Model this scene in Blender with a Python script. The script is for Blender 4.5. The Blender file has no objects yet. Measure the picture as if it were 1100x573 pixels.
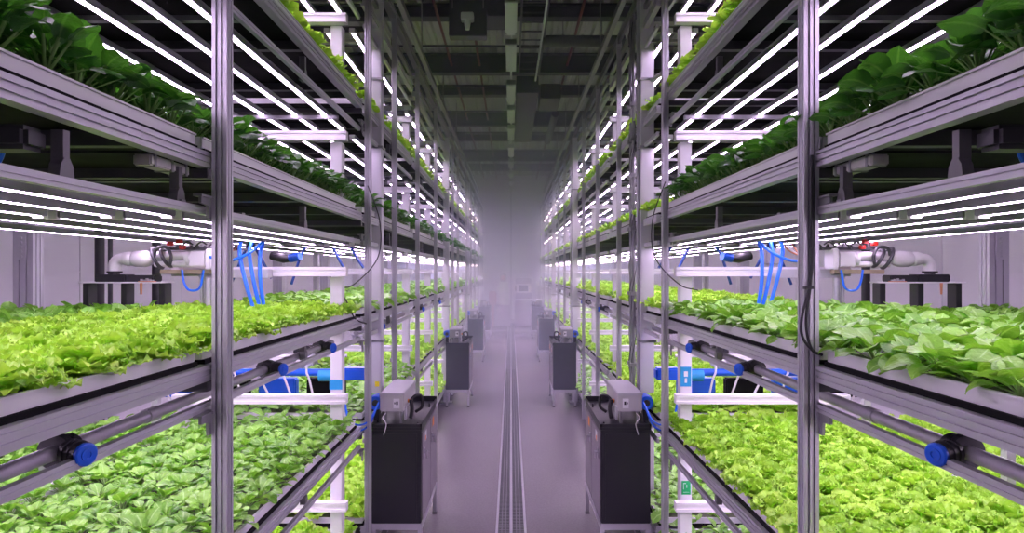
import bpy, bmesh, math, random
import numpy as np
from mathutils import Vector, Matrix
PI = math.pi
H = 2.1; F = 700.0
C = bpy.context.scene.collection
R = random.Random(11)

# ------------------------------------------------------------------ materials
def mat(name, col, rough=.5, metal=0.0, emit=None, es=0.0, noise=0.0, nscale=8.0, bump=0.0, bscale=30.0, spec=.5):
    m = bpy.data.materials.new(name); m.use_nodes = True
    nt = m.node_tree; b = nt.nodes['Principled BSDF']
    b.inputs['Base Color'].default_value = (*col, 1); b.inputs['Roughness'].default_value = rough
    b.inputs['Metallic'].default_value = metal; b.inputs['Specular IOR Level'].default_value = spec
    if emit:
        b.inputs['Emission Color'].default_value = (*emit, 1); b.inputs['Emission Strength'].default_value = es
    if noise or bump:
        tc = nt.nodes.new('ShaderNodeTexCoord')
        n = nt.nodes.new('ShaderNodeTexNoise'); n.inputs['Scale'].default_value = nscale; n.inputs['Detail'].default_value = 4
        nt.links.new(tc.outputs['Object'], n.inputs['Vector'])
        if noise:
            mx = nt.nodes.new('ShaderNodeMixRGB')
            mx.inputs[1].default_value = (*[c*(1-noise) for c in col], 1); mx.inputs[2].default_value = (*[min(1, c*(1+noise)) for c in col], 1)
            nt.links.new(n.outputs['Fac'], mx.inputs[0]); nt.links.new(mx.outputs[0], b.inputs['Base Color'])
            mr = nt.nodes.new('ShaderNodeMapRange'); mr.inputs['To Min'].default_value = max(.03, rough*.8); mr.inputs['To Max'].default_value = min(1, rough*1.25)
            nt.links.new(n.outputs['Fac'], mr.inputs['Value']); nt.links.new(mr.outputs[0], b.inputs['Roughness'])
        if bump:
            n2 = nt.nodes.new('ShaderNodeTexNoise'); n2.inputs['Scale'].default_value = bscale
            nt.links.new(tc.outputs['Object'], n2.inputs['Vector'])
            bp = nt.nodes.new('ShaderNodeBump'); bp.inputs['Strength'].default_value = bump; bp.inputs['Distance'].default_value = .01
            nt.links.new(n2.outputs['Fac'], bp.inputs['Height']); nt.links.new(bp.outputs[0], b.inputs['Normal'])
    return m

def leaf_mat(name, dark, light, vein, trans, rough=.45, transl=.35, bump=.4, spec=.5, coat=0.0):
    m = bpy.data.materials.new(name); m.use_nodes = True
    nt = m.node_tree; N = nt.nodes; L = nt.links
    b = N['Principled BSDF']; out = N['Material Output']
    tc = N.new('ShaderNodeTexCoord'); oi = N.new('ShaderNodeObjectInfo')
    n = N.new('ShaderNodeTexNoise'); n.inputs['Scale'].default_value = 26; n.inputs['Detail'].default_value = 3
    L.new(tc.outputs['Object'], n.inputs['Vector'])
    add = N.new('ShaderNodeMath'); add.operation = 'MULTIPLY_ADD'; add.inputs[1].default_value = .45; 
    L.new(oi.outputs['Random'], add.inputs[0]); 
    sub = N.new('ShaderNodeMath'); sub.operation = 'SUBTRACT'; sub.inputs[1].default_value = .22
    L.new(n.outputs['Fac'], sub.inputs[0]); L.new(sub.outputs[0], add.inputs[2])
    mx = N.new('ShaderNodeMixRGB'); mx.inputs[1].default_value = (*dark, 1); mx.inputs[2].default_value = (*light, 1)
    L.new(add.outputs[0], mx.inputs[0])
    uv = N.new('ShaderNodeUVMap'); uv.uv_map = 'leaf'
    sp = N.new('ShaderNodeSeparateXYZ'); L.new(uv.outputs[0], sp.inputs[0])
    # pale midrib where |u-.5| is small
    s2 = N.new('ShaderNodeMath'); s2.operation = 'SUBTRACT'; s2.inputs[1].default_value = .5; L.new(sp.outputs['X'], s2.inputs[0])
    ab = N.new('ShaderNodeMath'); ab.operation = 'ABSOLUTE'; L.new(s2.outputs[0], ab.inputs[0])
    mr = N.new('ShaderNodeMapRange'); mr.inputs['From Min'].default_value = .02; mr.inputs['From Max'].default_value = .07
    mr.inputs['To Min'].default_value = .75; mr.inputs['To Max'].default_value = 0
    L.new(ab.outputs[0], mr.inputs['Value'])
    mv = N.new('ShaderNodeMixRGB'); mv.inputs[2].default_value = (*vein, 1)
    L.new(mr.outputs[0], mv.inputs[0]); L.new(mx.outputs[0], mv.inputs[1]); L.new(mv.outputs[0], b.inputs['Base Color'])
    b.inputs['Roughness'].default_value = rough; b.inputs['Specular IOR Level'].default_value = spec
    b.inputs['Coat Weight'].default_value = coat; b.inputs['Coat Roughness'].default_value = .35
    n2 = N.new('ShaderNodeTexNoise'); n2.inputs['Scale'].default_value = 110; n2.inputs['Detail'].default_value = 2
    L.new(tc.outputs['Object'], n2.inputs['Vector'])
    bp = N.new('ShaderNodeBump'); bp.inputs['Strength'].default_value = bump; bp.inputs['Distance'].default_value = .004
    L.new(n2.outputs['Fac'], bp.inputs['Height']); L.new(bp.outputs[0], b.inputs['Normal'])
    tr = N.new('ShaderNodeBsdfTranslucent'); tr.inputs['Color'].default_value = (*trans, 1)
    ms = N.new('ShaderNodeMixShader'); ms.inputs[0].default_value = transl
    L.new(b.outputs[0], ms.inputs[1]); L.new(tr.outputs[0], ms.inputs[2]); L.new(ms.outputs[0], out.inputs['Surface'])
    return m

M = {
 'alu': mat('brushed_aluminium', (.54,.53,.58), .46, .6, noise=.03, nscale=5),
 'alu_dark': mat('grey_aluminium', (.30,.30,.32), .42, .7, noise=.1, nscale=5),
 'white_steel': mat('white_painted_steel', (.80,.78,.82), .38, 0, noise=.03, nscale=3),
 'col': mat('pale_grey_column_paint', (.62,.60,.66), .42, .1, noise=.12, nscale=2.5),
 'tray': mat('white_tray_plastic', (.74,.73,.76), .4, 0, noise=.04, nscale=4),
 'black': mat('black_plastic', (.016,.016,.018), .42),
 'pan': mat('dark_drip_pan', (.007,.007,.008), .7, .0, noise=.25, nscale=6, spec=.1),
 'raft': mat('raft_foam', (.10,.11,.07), .8, noise=.4, nscale=14),
 'cab': mat('charcoal_powder_coat', (.022,.022,.028), .38, .2, noise=.1, nscale=6, bump=.05, bscale=300),
 'cabdoor': mat('grey_door_powder_coat', (.24,.22,.25), .42, .2, noise=.08, nscale=6),
 'blue': mat('bright_blue_plastic', (.01,.11,.72), .32),
 'bluehose': mat('bright_blue_hose', (.02,.17,.92), .3),
 'bluedark': mat('dark_blue_hose', (.02,.06,.28), .35),
 'pvc': mat('grey_pvc', (.34,.33,.36), .38, .1, noise=.06, nscale=5),
 'whitepvc': mat('white_pvc', (.82,.80,.83), .25),
 'rubber': mat('black_rubber', (.018,.018,.022), .5),
 'darkgrey': mat('dark_grey_metal', (.09,.09,.10), .45, .5),
 'midgrey': mat('mid_grey_metal', (.26,.26,.28), .4, .4, noise=.1),
 'hanger': mat('grey_hanger_metal', (.16,.155,.17), .45, .4),
 'red': mat('red_plastic', (.75,.03,.02), .4),
 'orange': mat('orange_label', (.85,.28,.03), .5),
 'yellow': mat('yellow_tape', (.95,.75,.02), .5),
 'green': mat('green_label', (.01,.42,.12), .5),
 'teal': mat('teal_label', (.02,.32,.66), .45),
 'wood': mat('pale_wood_strip', (.36,.29,.20), .6, noise=.2, nscale=10),
 'copper': mat('copper', (.75,.32,.20), .35, .8),
 'beam': mat('dark_roof_steel', (.045,.05,.052), .6, .2, noise=.15, nscale=4),
 'duct': mat('grey_duct', (.085,.09,.095), .5, .3, noise=.12, nscale=4),
 'redpipe': mat('red_sprinkler_paint', (.14,.025,.025), .5),
 'fixture': mat('grey_green_lamp_casing', (.62,.68,.62), .5),
 'rope': mat('pale_line', (.75,.72,.76), .5),
 'screen': mat('dark_screen', (.03,.035,.05), .2),
 'led': mat('led_strip', (.9,.85,.9), .5, emit=(1.0,.74,1.12), es=29.0),
}
M['boxgrey'] = mat('enclosure_grey_paint', (.50,.48,.50), .4, .1, noise=.06)
M['endgrey'] = mat('pale_lavender_grey_paint', (.36,.34,.40), .5)
M['dullpink'] = mat('dull_pink_plastic', (.42,.25,.27), .6)
M['deck'] = mat('corrugated_roof_deck', (.42,.46,.40), .6, .1, noise=.15, nscale=2)

def wall_mat():
    m = mat('insulated_wall_panel', (.50,.485,.53), .45); nt = m.node_tree; N = nt.nodes; L = nt.links
    tc = N.new('ShaderNodeTexCoord'); n = N.new('ShaderNodeTexNoise'); n.inputs['Scale'].default_value = .7; n.inputs['Detail'].default_value = 3
    L.new(tc.outputs['Object'], n.inputs['Vector'])
    mx = N.new('ShaderNodeMixRGB'); mx.inputs[1].default_value = (.58,.56,.62,1); mx.inputs[2].default_value = (.68,.66,.72,1)
    L.new(n.outputs['Fac'], mx.inputs[0]); L.new(mx.outputs[0], N['Principled BSDF'].inputs['Base Color'])
    return m
M['wall'] = wall_mat()
def floor_mat():
    m = mat('polished_concrete', (.30,.28,.30), .25); nt = m.node_tree; N = nt.nodes; L = nt.links; b = N['Principled BSDF']
    tc = N.new('ShaderNodeTexCoord')
    n = N.new('ShaderNodeTexNoise'); n.inputs['Scale'].default_value = .9; n.inputs['Detail'].default_value = 2
    n3 = N.new('ShaderNodeTexNoise'); n3.inputs['Scale'].default_value = 60; n3.inputs['Detail'].default_value = 3
    L.new(tc.outputs['Object'], n.inputs['Vector']); L.new(tc.outputs['Object'], n3.inputs['Vector'])
    mx = N.new('ShaderNodeMixRGB'); mx.inputs[1].default_value = (.27,.245,.27,1); mx.inputs[2].default_value = (.30,.27,.295,1)
    L.new(n.outputs['Fac'], mx.inputs[0])
    m2 = N.new('ShaderNodeMixRGB'); m2.blend_type = 'MULTIPLY'; m2.inputs[0].default_value = .35
    L.new(mx.outputs[0], m2.inputs[1]); L.new(n3.outputs['Fac'], m2.inputs[2]); L.new(m2.outputs[0], b.inputs['Base Color'])
    mr = N.new('ShaderNodeMapRange'); mr.inputs['To Min'].default_value = .235; mr.inputs['To Max'].default_value = .255
    L.new(n.outputs['Fac'], mr.inputs['Value']); L.new(mr.outputs[0], b.inputs['Roughness'])
    bp = N.new('ShaderNodeBump'); bp.inputs['Strength'].default_value = .03; L.new(n3.outputs['Fac'], bp.inputs['Height']); L.new(bp.outputs[0], b.inputs['Normal'])
    return m
M['floor'] = floor_mat()
M['lettuce'] = leaf_mat('frilly_lettuce_leaf', (.17,.44,.015), (.64,.95,.12), (.60,.90,.20), (.55,.98,.06), .5, .31, .6)
M['spinach'] = leaf_mat('fresh_spinach_leaf', (.04,.22,.01), (.36,.70,.09), (.48,.75,.22), (.38,.85,.05), .36, .22, 1.0, .6, .10)
M['choy'] = leaf_mat('shade_darkened_choy_leaf', (.012,.075,.010), (.035,.15,.02), (.16,.32,.08), (.09,.36,.02), .36, .26, .8, .5, .12)  # leaf green darkened to carry the shade of leaves lit from above
M['lettuce2'] = leaf_mat('brightened_broad_lettuce_leaf', (.16,.46,.05), (.36,.72,.12), (.6,.8,.3), (.4,.85,.08), .42, .34, .9, .6)  # pale green, brightened in place of light missing over the left rear tray
M['choystalk'] = mat('dark_leaf_stalk', (.15,.30,.07), .45)
M['stalk'] = mat('pale_leaf_stalk', (.30,.48,.16), .45)

# ------------------------------------------------------------------ mesh helper
class MB:
    def __init__(s): s.v = []; s.f = []; s.mi = []
    def add(s, vs, fs, mi=0):
        o = len(s.v); s.v += [tuple(v) for v in vs]; s.f += [tuple(i+o for i in f) for f in fs]; s.mi += [mi]*len(fs); return s
    def box(s, x0, x1, y0, y1, z0, z1, mi=0, bev=0.0):
        if x0 > x1: x0, x1 = x1, x0
        if y0 > y1: y0, y1 = y1, y0
        if z0 > z1: z0, z1 = z1, z0
        if bev <= 0:
            vs = [(x, y, z) for z in (z0, z1) for y in (y0, y1) for x in (x0, x1)]
            return s.add(vs, [(0,2,3,1),(4,5,7,6),(0,1,5,4),(2,6,7,3),(0,4,6,2),(1,3,7,5)], mi)
        bm = bmesh.new(); bmesh.ops.create_cube(bm, size=1)
        for v in bm.verts: v.co = Vector(((x0+x1)/2+v.co.x*(x1-x0), (y0+y1)/2+v.co.y*(y1-y0), (z0+z1)/2+v.co.z*(z1-z0)))
        bmesh.ops.bevel(bm, geom=bm.edges[:], offset=min(bev, .45*min(x1-x0, y1-y0, z1-z0)), segments=2, affect='EDGES')
        return s.bm(bm, mi)
    def bm(s, bm, mi=0):
        bm.verts.index_update()
        s.add([v.co[:] for v in bm.verts], [[v.index for v in f.verts] for f in bm.faces], mi); bm.free(); return s
    def tube(s, pts, r, n=10, mi=0, caps=True):
        pts = [Vector(p) for p in pts]; rs = r if isinstance(r, (list, tuple)) else [r]*len(pts)
        vs = []; fs = []; up = None
        for i, p in enumerate(pts):
            d = (pts[min(i+1, len(pts)-1)]-pts[max(i-1, 0)]).normalized()
            if up is None: up = Vector((0,0,1)) if abs(d.z) < .9 else Vector((1,0,0))
            a = d.cross(up)
            if a.length < 1e-4: a = d.cross(Vector((0,1,0)))
            a.normalize(); b = a.cross(d).normalized(); up = b
            for k in range(n):
                t = 2*PI*k/n; vs.append(p+(a*math.cos(t)+b*math.sin(t))*rs[i])
        for i in range(len(pts)-1):
            for k in range(n): k2 = (k+1) % n; fs.append((i*n+k, i*n+k2, (i+1)*n+k2, (i+1)*n+k))
        if caps: fs.append(tuple(range(n-1, -1, -1))); fs.append(tuple((len(pts)-1)*n+k for k in range(n)))
        return s.add(vs, fs, mi)
    def ring(s, c, axis, ro, ri, h, n=24, mi=0):   # flat ring of height h along axis
        c = Vector(c); d = Vector(axis).normalized(); a = d.orthogonal().normalized(); b = d.cross(a)
        vs = []; 
        for k in range(n):
            t = 2*PI*k/n; u = a*math.cos(t)+b*math.sin(t)
            vs += [c+u*ro-d*h/2, c+u*ro+d*h/2, c+u*ri+d*h/2, c+u*ri-d*h/2]
        fs = []
        for k in range(n):
            j = (k+1) % n
            for q in range(4): fs.append((k*4+q, j*4+q, j*4+(q+1) % 4, k*4+(q+1) % 4))
        return s.add(vs, fs, mi)
    def extrude(s, prof, axis, a0, a1, mi=0):      # prof: closed polygon in the two other axes
        n = len(prof); vs = []
        for a in (a0, a1):
            for p in prof:
                vs.append((a, p[0], p[1]) if axis == 'x' else (p[0], a, p[1]) if axis == 'y' else (p[0], p[1], a))
        fs = [tuple(range(n)), tuple(range(2*n-1, n-1, -1))] + [(k, (k+1) % n, n+(k+1) % n, n+k) for k in range(n)]
        return s.add(vs, fs, mi)
    def mesh(s, name, mats, smooth=False, off=(0,0,0), fix=True):
        me = bpy.data.meshes.new(name)
        ox, oy, oz = off
        me.from_pydata([(v[0]-ox, v[1]-oy, v[2]-oz) for v in s.v], [], s.f)
        if not isinstance(mats, (list, tuple)): mats = [mats]
        for m in mats: me.materials.append(M[m] if isinstance(m, str) else m)
        if len(mats) > 1: me.polygons.foreach_set('material_index', s.mi)
        if fix:
            bm = bmesh.new(); bm.from_mesh(me); bmesh.ops.recalc_face_normals(bm, faces=bm.faces[:]); bm.to_mesh(me); bm.free()
        if smooth: me.polygons.foreach_set('use_smooth', [True]*len(me.polygons))
        me.update(); return me
    def build(s, name, mats, parent=None, smooth=False, fix=True):
        off = world_loc(parent) if parent else (0,0,0)
        if not parent and s.v:   # origin at the thing's base
            xs = [v[0] for v in s.v]; ys = [v[1] for v in s.v]; zs = [v[2] for v in s.v]
            off = ((min(xs)+max(xs))/2, (min(ys)+max(ys))/2, min(zs))
        o = bpy.data.objects.new(name, s.mesh(name, mats, smooth, off, fix)); C.objects.link(o)
        if parent: o.parent = parent
        else: o.location = off
        if smooth: autosmooth(o)
        return o
def world_loc(o):
    v = Vector((0,0,0))
    while o: v = v+o.location; o = o.parent
    return v
def autosmooth(o):
    me = o.data
    bm = bmesh.new(); bm.from_mesh(me)
    for e in bm.edges:
        if len(e.link_faces) == 2 and e.calc_face_angle(0) > .6: e.smooth = False
    bm.to_mesh(me); bm.free()
def tag(o, label, cat, group=None, kind=None):
    o['label'] = label; o['category'] = cat
    if group: o['group'] = group
    if kind: o['kind'] = kind
    return o
def struct(o): o['kind'] = 'structure'; return o
def thing(name, loc, label, cat, group=None):
    o = bpy.data.objects.new(name, None); o.empty_display_size = .1; C.objects.link(o); o.location = loc
    return tag(o, label, cat, group)
def place(name, me, parent, loc):     # shared mesh as a part, loc in world
    o = bpy.data.objects.new(name, me); C.objects.link(o); o.parent = parent; o.location = Vector(loc)-world_loc(parent); return o
def curve(pts, n=10):                 # Catmull-Rom
    P = [Vector(p) for p in pts]; P = [P[0]*2-P[1]]+P+[P[-1]*2-P[-2]]; out = []
    for i in range(1, len(P)-2):
        for k in range(n):
            t = k/n; a, b, c, d = P[i-1:i+3]
            out.append(.5*((2*b)+(c-a)*t+(2*a-5*b+4*c-d)*t*t+(3*b-a-3*c+d)*t**3))
    out.append(P[-2]); return out
SIDE = {-1: 'left', 1: 'right'}
ORD = ['first','second','third','fourth','fifth','sixth','seventh','eighth','ninth','tenth','eleventh','twelfth','thirteenth']

# ------------------------------------------------------------------ room
YE = 27.0; ZC = 6.1; XW = 4.3
struct(MB().box(-XW-.2, XW+.2, -1.5, YE+.2, -.12, 0).build('floor', 'floor'))
w = MB()
pts = []; x = -XW-.2
while x < XW+.2:
    pts += [(x, ZC+.05), (x+.10, ZC+.05), (x+.13, ZC), (x+.20, ZC)]; x += .23
prof = pts + [(pts[-1][0], ZC+.16), (pts[0][0], ZC+.16)]
w.extrude(prof, 'y', -1.5, YE+.2)
struct(w.build('ceiling', 'deck'))
for s in (-1, 1):
    w = MB()
    for y0 in range(-1, 27, 2):      # horizontal-joint panels with narrow grooves
        for z0, z1 in ((0, 1.05), (1.05, 2.1), (2.1, 3.2), (3.2, 4.6), (4.6, 6.1)):
            w.box(s*XW, s*(XW+.06), y0+.006-.5, y0+2-.006-.5, z0+.006, z1-.006)
    w.box(s*(XW+.02), s*(XW+.2), -1.5, YE+.2, 0, ZC)
    struct(w.build('wall_'+SIDE[s], 'wall'))
w = MB().box(-XW, XW, YE+.03, YE+.2, 0, ZC)
for k in range(-4, 4): w.box(k*1.1+.008, (k+1)*1.1-.008, YE, YE+.05, .01, ZC-.01)
struct(w.build('wall_end', 'wall'))
struct(MB().box(-XW, XW, YE-.03, YE, 0, .14).build('baseboard_end', 'alu_dark'))

# floor drain: frame with three runners and a slotted grate on each side
dr = thing('floor_drain', (0, 4, 0), 'long slotted metal floor drain running down the middle of the aisle', 'drain')
w = MB()
for x0, x1 in ((-.125,-.105),(-.012,.012),(.105,.125)): w.box(x0, x1, 3, 26.6, 0, .006)
w.build('drain_frame', 'alu', dr)
for a in (-1, 1):
    w = MB(); y = 3.0
    while y < 14: w.box(a*.014, a*.103, y, y+.014, .0005, .004); y += .03
    while y < 26.5: w.box(a*.014, a*.103, y, y+.05, .0005, .004); y += .1
    for xx in (.04, .072): w.box(a*xx, a*(xx+.006), 3, 26.6, .0005, .0045)
    w.build('drain_grate', 'alu_dark', dr)
MB().box(-.104, .104, 3, 26.6, .0002, .0006).build('drain_channel', 'black', dr)

# ------------------------------------------------------------------ racks
ZB = [.20, .96, 1.72, 2.46, 3.25, 4.03]            # undersides of the tray rails
TIER = ['lowest','second lowest','middle','second highest','highest']
MODS = [(.2,2.24),(2.27,4.53),(4.72,6.93),(7.17,8.8),(8.98,11.05),(11.2,13.3),(13.45,15.6),(15.75,17.9),(18.05,20.3),(20.45,23.0)]
BAY = ['first rack bay from the camera','second rack bay','third rack bay','fourth rack bay','fifth rack bay','sixth rack bay','seventh rack bay','eighth rack bay','ninth rack bay','last rack bay']
def led_z(l): return ZB[l+1]-(.175 if l >= 2 else .032)
def tslot(u0, u1, v0, v1, gu=(), gv=(), g=.006, d=.008):
    """rectangle u0..u1 x v0..v1; gv: groove positions on the u=u0 face (fractions of v), gu: grooves on the v faces"""
    p = [(u0, v0)]
    for a in gu: c = u0+(u1-u0)*a; p += [(c-g/2, v0), (c-g/2, v0+d), (c+g/2, v0+d), (c+g/2, v0)]
    p += [(u1, v0)]
    for a in gv: c = v0+(v1-v0)*a; p += [(u1, c-g/2), (u1-d, c-g/2), (u1-d, c+g/2), (u1, c+g/2)]
    p += [(u1, v1)]
    for a in reversed(gu): c = u0+(u1-u0)*a; p += [(c+g/2, v1), (c+g/2, v1-d), (c-g/2, v1-d), (c-g/2, v1)]
    p += [(u0, v1)]
    for a in reversed(gv): c = v0+(v1-v0)*a; p += [(u0, c+g/2), (u0+d, c+g/2), (u0+d, c-g/2), (u0, c-g/2)]
    return p
POSTZ = 4.33
def post_prof(x, y, a, b): return tslot(x-a/2, x+a/2, y-b/2, y+b/2, gu=(.32,.68), gv=(.32,.68), g=.008, d=.01)
FRONT_POSTS = {-1: [2.27,4.58,5.62,7.0,8.68,11.2,12.3,14.7,16.3,18.0,20.0,21.8,23.1],
                1: [2.27,4.38,5.25,6.25,7.8,9.3,11.2,12.6,14.2,16.0,18.0,20.5,23.1]}
PORTALS = [4.25, 7.06, 8.9, 11.12, 13.38, 15.68, 17.98, 20.38]
BEAMZ = [.57, 1.27, 2.10, 2.985, 3.75]
cache = {}
def shared(key, fn):
    if key not in cache: cache[key] = fn()
    return cache[key]
for s in (-1, 1):
    XP = 1.005 if s < 0 else 1.035
    for mi_, (y0, y1) in enumerate(MODS):
        rk = thing('grow_rack', (s*1.6, y0, 0), f'aluminium grow rack frame on the {SIDE[s]} of the aisle, {BAY[mi_]}', 'rack', f'rack bays on the {SIDE[s]}')
        Ln = y1-y0
        ext = .0
        if mi_ == 1: ext = .0 if s < 0 else -.15
        for l in range(6):
            me = shared(('fr', mi_, s), lambda: MB().extrude(tslot(s*1.05, s*1.09, 0, .055, gv=(.36,.74), g=.006, d=.007), 'y', 0, Ln+.05+ext).mesh('front_rail', 'alu'))
            place('front_rail', me, rk, (0, y0, ZB[l]))
            me = shared(('br', mi_, s), lambda: MB().box(s*2.10, s*2.14, 0, Ln+.05, 0, .055).mesh('back_rail', 'alu_dark'))
            place('back_rail', me, rk, (0, y0, ZB[l]))
            n = 3 if mi_ < 2 else 2
            for k in range(n):
                me = shared(('cb', s), lambda: MB().box(s*1.09, s*2.10, -.02, .02, .0, .045).mesh('cross_bar', 'darkgrey'))
                place('cross_bar', me, rk, (0, y0+Ln*(k+.5)/n, ZB[l]+.004))
        for l in range(5):
            z = led_z(l)
            zr = z+.012 if l >= 2 else ZB[l+1]-.103
            me = shared(('lr', mi_, s), lambda: MB().extrude(tslot(s*1.055, s*1.075, 0, .028, gv=(.5,), g=.005, d=.004), 'y', 0, Ln+.03+ext).mesh('light_rail', 'alu'))
            place('light_rail', me, rk, (0, y0, zr))
            n = 2 if l >= 2 else 0
            for k in range(n):
                me = shared(('lb', s), lambda: MB().box(s*1.075, s*2.2, -.014, .014, .0, .022).mesh('light_bar', 'midgrey'))
                place('light_bar', me, rk, (0, y0+.35, z+.030) if k == 0 else (0, 4.05, z-.026) if mi_ == 1 and l >= 3 else (0, y0+Ln-.10, z+.030))
            # hangers that carry the light rail
            for yy in (([1.39, 1.94] if l >= 2 else []) if mi_ == 0 else [1.17] if mi_ == 1 else [Ln*.5]):
                def hang():
                    h = MB(); x = s*1.10
                    g = .10 if l >= 2 else .05
                    h.box(s*1.085, s*1.115, -.012, .012, .02, g+.03)
                    h.extrude([(-.03,.0),(.03,.0),(.022,.045),(.010,.062),(-.010,.062),(-.022,.045)], 'x', s*1.083, s*1.112) if g > .06 else h.box(s*1.08, s*1.11, -.02, .02, 0, .04)
                    return h.mesh('light_hanger', 'hanger')
                me = shared(('hg', s, l >= 2), hang)
                place('light_hanger', me, rk, (0, y0+yy, zr+.018))
        # front posts in this bay
        for yp in FRONT_POSTS[s]:
            lo = y0 if mi_ else -9
            hi = MODS[mi_+1][0] if mi_ < 9 else 99
            if lo <= yp < hi:
                wd = .052 if yp < 3 else .042
                MB().extrude(post_prof(s*XP, yp, wd, wd), 'z', 0, POSTZ).build('front_post', 'alu', rk)
                if yp < 5:
                    for l in range(6):
                        MB().box(s*1.05, s*2.14, yp-.018, yp+.018, ZB[l]-.036, ZB[l]-.003).build('cross_beam', 'darkgrey', rk)
                    for l in range(1, 5):   # small gusset bracket behind the post under each rail
                        g = MB(); zz = ZB[l]-.105
                        g.extrude([(yp-.10, zz), (yp-.026, zz), (yp-.026, zz-.075), (yp-.045, zz-.075), (yp-.05, zz-.03), (yp-.10, zz-.025)], 'x', s*(XP+.026), s*(XP+.036))
                        g.box(s*(XP+.02), s*(XP+.05), yp-.11, yp-.0, zz-.004, zz+.004)
                        g.build('post_bracket', 'midgrey', rk)
        # rear posts
        for yp in (y0+.05,) if mi_ not in (0, 1, 2) else ():
            MB().extrude(post_prof(s*2.16, yp, .05, .05), 'z', 0, POSTZ).build('rear_post', 'alu', rk)
        # portal frame at the far end of the bay
        for yp in PORTALS:
            if y0 <= yp < (MODS[mi_+1][0] if mi_ < 9 else 99):
                for za, zb_ in ((0, .198), (.302, .955), (1.062, 1.715), (1.822, 2.068), (2.562, 2.953), (3.352, 3.718)):
                    MB().box(s*1.112, s*1.188, yp+.032, yp+.108, za, zb_, bev=.004).build('portal_post', 'white_steel' if mi_ < 2 else 'col', rk)  # far portals greyed in colour so they look dimmer than near ones
                MB().extrude(post_prof(s*3.2, yp+.07, .13, .10), 'z', 0, 4.3).build('portal_rear_post', 'alu', rk)
                for z in BEAMZ:
                    w = MB().extrude([(yp-.03, z-.03), (yp+.03, z-.03), (yp+.03, z+.03), (yp-.03, z+.03), (yp-.03, z+.012), (yp-.025, z+.008), (yp-.025, z-.008), (yp-.03, z-.012)], 'x', s*1.07, s*2.2)
                    w.build('portal_beam', 'white_steel' if mi_ < 2 else 'col', rk)  # far beams take the same dimming grey
        # top rail of the rack
        MB().extrude(tslot(s*.99 if s < 0 else s*1.02, s*1.045, 4.28, 4.36, gv=(.4,), g=.008), 'y', y0 if mi_ else 0, (MODS[mi_+1][0] if mi_ < 9 else y1+.2)-.005).build('top_rail', 'alu_dark', rk)
        for z in (4.12,):
            MB().box(s*1.05, s*1.08, y0, y1, z+.06, z+.10).build('top_rail', 'alu_dark', rk)

# ------------------------------------------------------------------ trays
for s in (-1, 1):
    for l in range(5):
        for mi_, (y0, y1) in enumerate(MODS):
            z = ZB[l]
            t = thing('grow_tray', (s*1.6, y0, z+.055), f'white grow tray, {TIER[l]} tier, {SIDE[s]} rack, {ORD[mi_]} bay from the camera', 'tray', f'grow trays on the {SIDE[s]}')
            def basin():
                Ln = y1-y0-.02; b = MB(); zb = .016; zt = .058
                b.box(s*1.082, s*1.090, 0, Ln, zb, zt, bev=.002); b.box(s*2.132, s*2.14, 0, Ln, zb, zt)
                b.box(s*1.090, s*2.132, 0, .008, zb, zt); b.box(s*1.09, s*2.132, Ln-.008, Ln, zb, zt)
                b.box(s*1.076, s*1.0825, 0, Ln, zt-.006, zt)
                return b.mesh('basin', 'tray')
            me = shared(('bas', mi_, s), basin); place('basin', me, t, (0, y0+.01, z+.055))
            me = shared(('pan', mi_, s), lambda: MB().box(s*1.072, s*2.145, 0, y1-y0-.02, 0, .016).mesh('drip_pan', 'pan')); place('drip_pan', me, t, (0, y0+.01, z+.055))
            me = shared(('raf', mi_, s), lambda: MB().box(s*1.091, s*2.131, .009, y1-y0-.029, .016, .046).mesh('planting_raft', 'raft')); place('planting_raft', me, t, (0, y0+.01, z+.055))

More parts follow.
